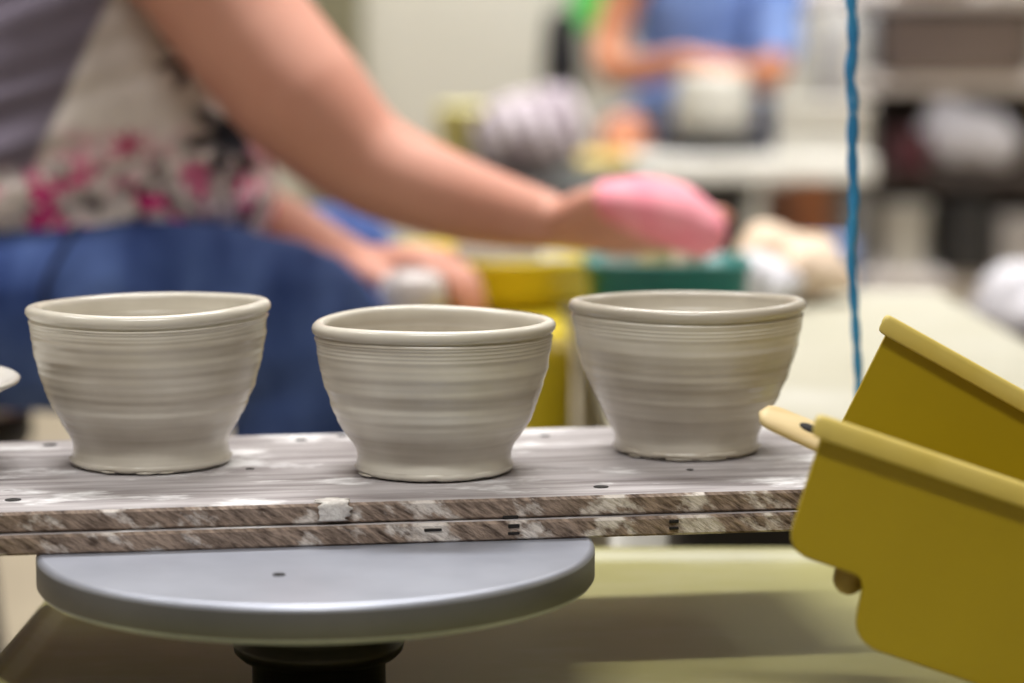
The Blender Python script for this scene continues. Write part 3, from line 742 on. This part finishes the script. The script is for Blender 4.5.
lathe(bm, [(0, 0), (.075, 0), (.088, .01), (.094, .05), (.092, .10), (.082, .145), (.075, .155), (.070, .152), (.074, .14), (.084, .10), (.085, .05), (.07, .012), (0, .01)], 48)
o = obj('clay_pot', bm, clay_mat('wet_offwhite_clay', (180, 177, 168), (196, 194, 186), 9)); o.location = (wl3.x + wx, 5.74, .5525); tag(o, 'large white clay pot between the hands of the person in blue', 'pot')
# white things beside it
q = at(822, 150, 5.75)
bm = bmesh.new(); tubshape(bm, .20, .16, .125, .005, .02, 1.04); o = obj('tub', bm, M_offw); o.location = (.722, 5.71, .5125); tag(o, 'white square tub on the wheel shelf beside the person in blue', 'tub')
bm = bmesh.new(); lathe(bm, [(0, 0), (.05, 0), (.056, .006), (.06, .09), (.058, .18), (.045, .215), (.028, .23), (.026, .25), (.0, .252)], 40)
o = obj('jar', bm, M_white); o.location = (.845, 6.25, .6202)
tag(o, 'tall white jar behind the white tub, under the shelves', 'jar')
st = empty('stand', (.845, 6.22, 0), 'narrow grey stand under the tall white jar', 'stand')
bm = bmesh.new(); rbox(bm, -.07, .07, -.04, .10, .60, .62, .01, 3); obj('top', bm, M_shelf, st)
bm = bmesh.new(); tube(bm, [(0, .03, .02), (0, .03, .60)], [.02, .02], 12); obj('post', bm, M_steel, st)
bm = bmesh.new(); lathe(bm, [(0, 0), (.12, 0), (.12, .015), (.02, .025), (0, .025)], 32, (0, .03, 0)); obj('base', bm, M_steel, st)
bm = bmesh.new(); lathe(bm, [(0, 0), (.10, 0), (.105, .006), (.105, .018), (.10, .024), (0, .024)], 40)
q = at(580, 155, 5.3)
o = obj('throwing_bat', bm, mat('ochre_bat', (206, 176, 86), (218, 190, 104), rough=.7)); o.location = (.165, 5.42, .502); tag(o, 'ochre round throwing bat on low stand left of the blue shirted person', 'bat')
st2 = empty('stand', (.165, 5.42, 0), 'dark low stand carrying the ochre bat', 'stand')
bm = bmesh.new(); rbox(bm, -.13, .13, -.12, .12, .47, .502, .01, 3); obj('top', bm, mat('dark_teal_paint', (52, 72, 70), (70, 92, 88), rough=.6), st2)
for sx in (-.1, .1):
    for sy in (-.09, .09):
        bm = bmesh.new(); tube(bm, [(sx, sy, .012), (sx, sy, .472)], [.014, .014], 10); obj('leg', bm, M_black, st2)

# striped bundle, yellow bucket and dark bag left of it, all on a bench
be = empty('bench', (.03, 4.75, 0), 'dark bench carrying the striped bundle and yellow bucket', 'bench')
bm = bmesh.new(); rbox(bm, -.20, .16, -.14, .26, .47, .505, .01, 3); obj('top', bm, M_black, be)
for sx in (-.17, .13):
    for sy in (-.1, .22):
        bm = bmesh.new(); tube(bm, [(sx, sy, .015), (sx, sy, .472)], [.016, .016], 10); obj('leg', bm, M_black, be)
def stripes():
    m = mat('striped_cloth', (150, 138, 146), (186, 176, 182), rough=.9, scale=2.2, stretch=(16, 1, 5), detail=1, lo=.44, hi=.56); return m
bm = bmesh.new(); ball(bm, (0, 0, .075), (.115, .10, .085), 28); ball(bm, (.045, 0, .09), (.07, .08, .085), 24); ball(bm, (-.06, 0, .05), (.06, .08, .055), 20)
o = fuse('cloth_bundle', bm, stripes(), None, .006, 6, lambda c: .004 * math.sin(c.x * 150 + c.z * 60)); o.location = (.035, 4.75, .505); zmin = min(v.co.z for v in o.data.vertices); o.location.z = .505 - zmin
tag(o, 'rounded grey striped cloth bundle behind the forearm', 'cloth')
bm = bmesh.new(); lathe(bm, [(0, 0), (.05, 0), (.054, .004), (.062, .13), (.066, .132), (.066, .14), (.060, .14), (.052, .01), (0, .008)], 40)
o = obj('bucket', bm, mat('pale_yellow_bucket', (240, 230, 140), (244, 236, 158), rough=.5)); o.location = (-.09, 4.935, .5052); o.rotation_euler = (0, 0, 0); tag(o, 'pale yellow bucket left of the striped bundle', 'bucket')
q = at(563, 50, 6.6)
ch = empty('office_chair', (q.x, 6.7, 0), 'black office chair with narrow backrest by the cream wall', 'chair')
bm = bmesh.new(); stube(bm, [(0, .05, .60), (0, .06, .72), (.0, .075, .85)], [(.045, .02), (.055, .022), (.04, .018)], 20, FX); obj('backrest', bm, M_black, ch)
bm = bmesh.new(); tube(bm, [(0, .08, .44), (0, .09, .62)], [.018, .018], 10); obj('back_post', bm, M_black, ch)
bm = bmesh.new(); stube(bm, [(0, -.15, .44), (0, .07, .44)], [(.17, .03), (.17, .03)], 24, FX); obj('seat', bm, M_black, ch)
bm = bmesh.new(); tube(bm, [(0, -.05, .10), (0, -.05, .43)], [.025, .025], 12); obj('column', bm, M_steel, ch)
for k in range(5):
    a = k * 2 * PI / 5; bm = bmesh.new(); tube(bm, [(0, -.05, .10), (.22 * math.cos(a), -.05 + .22 * math.sin(a), .03)], [.02, .018], 10); obj('leg', bm, M_black, ch)
gq = at(593, 8, 7.2)
gp = empty('apron', (gq.x, 7.44, .83), 'bright green apron hanging on the back wall', 'apron')
bm = bmesh.new(); stube(bm, [(0, 0, .26), (0, -.01, .10), (.01, -.015, .0)], [(.03, .008), (.055, .014), (.065, .016)], 20, FX); obj('cloth', bm, mat('green_cloth', (70, 190, 80), (92, 206, 100), rough=.9), gp)
bm = bmesh.new(); tube(bm, [(0, .06, .30), (0, -.012, .30), (0, -.02, .315)], [.006, .006, .006], 8); obj('hook', bm, M_steel, gp)

# shelving unit
M_darkpanel = mat('dark_panel', (62, 54, 50), (76, 66, 62), rough=.8)
sh = empty('shelving_unit', (1.15, 6.75, 0), 'open shelving unit with pale shelves along the right side', 'shelf')
x0, x1 = -.41, .95
for z, a_, b_ in ((.10, x0 + .2, x1), (.385, x0 + .2, x1), (.645, x0 + .2, x1), (.875, x0, x1)):
    bm = bmesh.new(); rbox(bm, a_, b_, -.20, .22, z, z + .05, .006, 3); obj('shelf_board', bm, M_darkpanel if z == .385 else M_shelf, sh)
for sx in (x0 + .22, x1 - .04):
    for sy in (-.17, .19):
        bm = bmesh.new(); rbox(bm, sx - .018, sx + .018, sy - .018, sy + .018, 0, 1.25, .004, 3); obj('post', bm, M_steel, sh)
bm = bmesh.new(); rbox(bm, x0 + .2, x1, .20, .215, .05, 1.25, .002, 2); obj('back_panel', bm, mat('dark_panel', (62, 54, 50), (76, 66, 62), rough=.8), sh)
SY = 6.70
def on_shelf(px, w, z, kind, label, cat, m, h, group=None, d=.2, y=6.62):
    X = (px - 512) / F * (y + .1)
    if kind == 'box':
        bm = bmesh.new(); rbox(bm, -w / 2, w / 2, -d / 2, d / 2, 0, h, .008, 3); name = cat
        o = obj({'box': 'storage_box', 'board': 'leaning_board', 'crate': 'crate'}[cat], bm, m, None, bev=.004)
    elif kind == 'bucket':
        r = w / 2; bm = bmesh.new(); lathe(bm, [(0, 0), (r * .82, 0), (r * .85, .004), (r * .97, h * .93), (r * 1.02, h * .94), (r * 1.02, h), (r * .94, h), (r * .82, .01), (0, .01)], 40); o = obj('bucket', bm, m)
    elif kind == 'sack':
        bm = bmesh.new(); ball(bm, (0, 0, h * .4), (w * .5, d * .5, h * .42), 24); ball(bm, (-w * .22, 0, h * .68), (w * .2, d * .3, h * .34), 18); ball(bm, (w * .28, -.02, h * .3), (w * .26, d * .4, h * .34), 18)
        o = fuse('plastic_sack', bm, m, None, .008, 4, lambda c: .012 * noise.noise(c * 22) + .005 * noise.noise(c * 60)); zm = min(v.co.z for v in o.data.vertices); z -= zm
    o.location = (X, y, z); return tag(o, label, cat, group)
on_shelf(940, .39, .6955, 'box', 'wide taupe storage box on the second highest shelf', 'box', M_taupe, .155)
on_shelf(1034, .10, .6955, 'bucket', 'pale bucket beside the wide taupe box', 'bucket', M_offw, .15)
on_shelf(920, .20, .9255, 'box', 'pale pink box on the top shelf', 'box', mat('pale_pink_card', (226, 200, 188), (232, 210, 200), rough=.8), .10)
on_shelf(1000, .18, .9255, 'box', 'cream box at the right of the top shelf', 'box', mat('cream_card', (222, 214, 200), (230, 224, 212), rough=.8), .09)
on_shelf(958, .27, .4355, 'sack', 'crumpled white plastic sack on the middle shelf', 'sack', M_film, .195)
on_shelf(898, .10, .4355, 'box', 'dark maroon box left of the white plastic sack', 'box', mat('maroon_card', (66, 26, 34), (80, 34, 42), rough=.8), .10)
on_shelf(1044, .09, .4355, 'bucket', 'amber bucket behind the white plastic sack', 'bucket', mat('amber_plastic', (196, 150, 60), (208, 166, 80), rough=.5), .20, y=6.56)
on_shelf(898, .15, .1505, 'bucket', 'grey white bucket on the lowest shelf', 'bucket', M_offw, .19)
on_shelf(958, .12, .1505, 'box', 'black box right of the grey white bucket', 'box', M_black, .20)
on_shelf(1012, .14, .1505, 'box', 'grey box at the right of the lowest shelf', 'box', mat('grey_card', (150, 144, 140), (164, 158, 152), rough=.8), .16)
# in front of the shelving, on the floor
def on_floor(name, px, y, w, d, h, m, label, cat):
    X = (px - 512) / F * (y + .08); bm = bmesh.new(); rbox(bm, -w / 2, w / 2, -d / 2, d / 2, 0, h, .01, 3); o = obj(name, bm, m, None, bev=.006); o.location = (X, y, 0); return tag(o, label, cat)
on_floor('crate', 782, 6.5, .11, .15, .40, M_brown, 'tall brown wooden crate under the pale wheel shelf', 'crate')
on_floor('storage_box', 824, 4.9, .10, .16, .375, mat('dusty_blue_plastic', (96, 116, 160), (112, 132, 172), rough=.6), 'dusty blue box standing behind the cream table', 'box')
on_floor('crate', 1010, 3.5, .26, .5, .335, M_black, 'black crate right of the cream table', 'crate')
bm = bmesh.new(); ball(bm, (0, 0, .05), (.12, .15, .055), 24); ball(bm, (-.03, 0, .07), (.08, .1, .05), 18)
o = fuse('plastic_sack', bm, M_film, None, .007, 5, lambda c: .010 * noise.noise(c * 25)); o.location = ((1060 - 512) / F * 3.4, 3.42, .335); zm = min(v.co.z for v in o.data.vertices); o.location.z = .335 - zm
tag(o, 'white plastic sack lying on the black crate', 'sack')

# ================================================================== LIGHT
def area(name, loc, sx, sy, power, spread=180, col=(1, .985, .97), rot=(0, 0, 0)):
    l = bpy.data.lights.new(name, 'AREA'); l.shape = 'RECTANGLE'; l.size = sx; l.size_y = sy; l.energy = power; l.color = col; l.spread = math.radians(spread)
    o = bpy.data.objects.new(name, l); COL.objects.link(o); o.location = loc; o.rotation_euler = rot; return o
area('ceiling_tubes_near', (-.1, 0.15, 2.55), 1.3, .14, 24, 130)
area('ceiling_tubes_middle', (-.1, 2.3, 2.6), 1.5, .2, 40, 130)
area('ceiling_tubes_right', (1.6, 4.2, 2.7), .3, 1.6, 44, 122)
area('ceiling_tubes_left', (-1.9, 1.3, 2.7), .3, 1.6, 14, 112)
area('ceiling_tubes_far', (.2, 6.8, 2.7), 2.6, .4, 62, 130)
area('rear_fill', (.5, 4.7, 2.72), 1.6, .3, 42, 106)  # unseen fill lamp added to brighten the second potter and background
w = bpy.data.worlds.new('World'); sc.world = w; w.use_nodes = True
w.node_tree.nodes['Background'].inputs[0].default_value = (.95, .97, 1, 1); w.node_tree.nodes['Background'].inputs[1].default_value = .03

# ================================================================== CAMERA
cam = bpy.data.cameras.new('camera'); co = bpy.data.objects.new('camera', cam); COL.objects.link(co)
cam.lens = F * 36 / 1024; cam.sensor_width = 36; cam.sensor_fit = 'HORIZONTAL'
co.location = (0, 0, H); co.rotation_euler = (PI / 2 - PITCH, 0, 0)
cam.clip_start = .05
cam.dof.use_dof = True; cam.dof.focus_distance = 1.25; cam.dof.aperture_fstop = 3.6
sc.camera = co
sc.view_settings.view_transform = 'Standard'; sc.view_settings.look = 'None'
sc.view_settings.gamma = 1; sc.view_settings.exposure = 0; sc.view_settings.use_curve_mapping = False
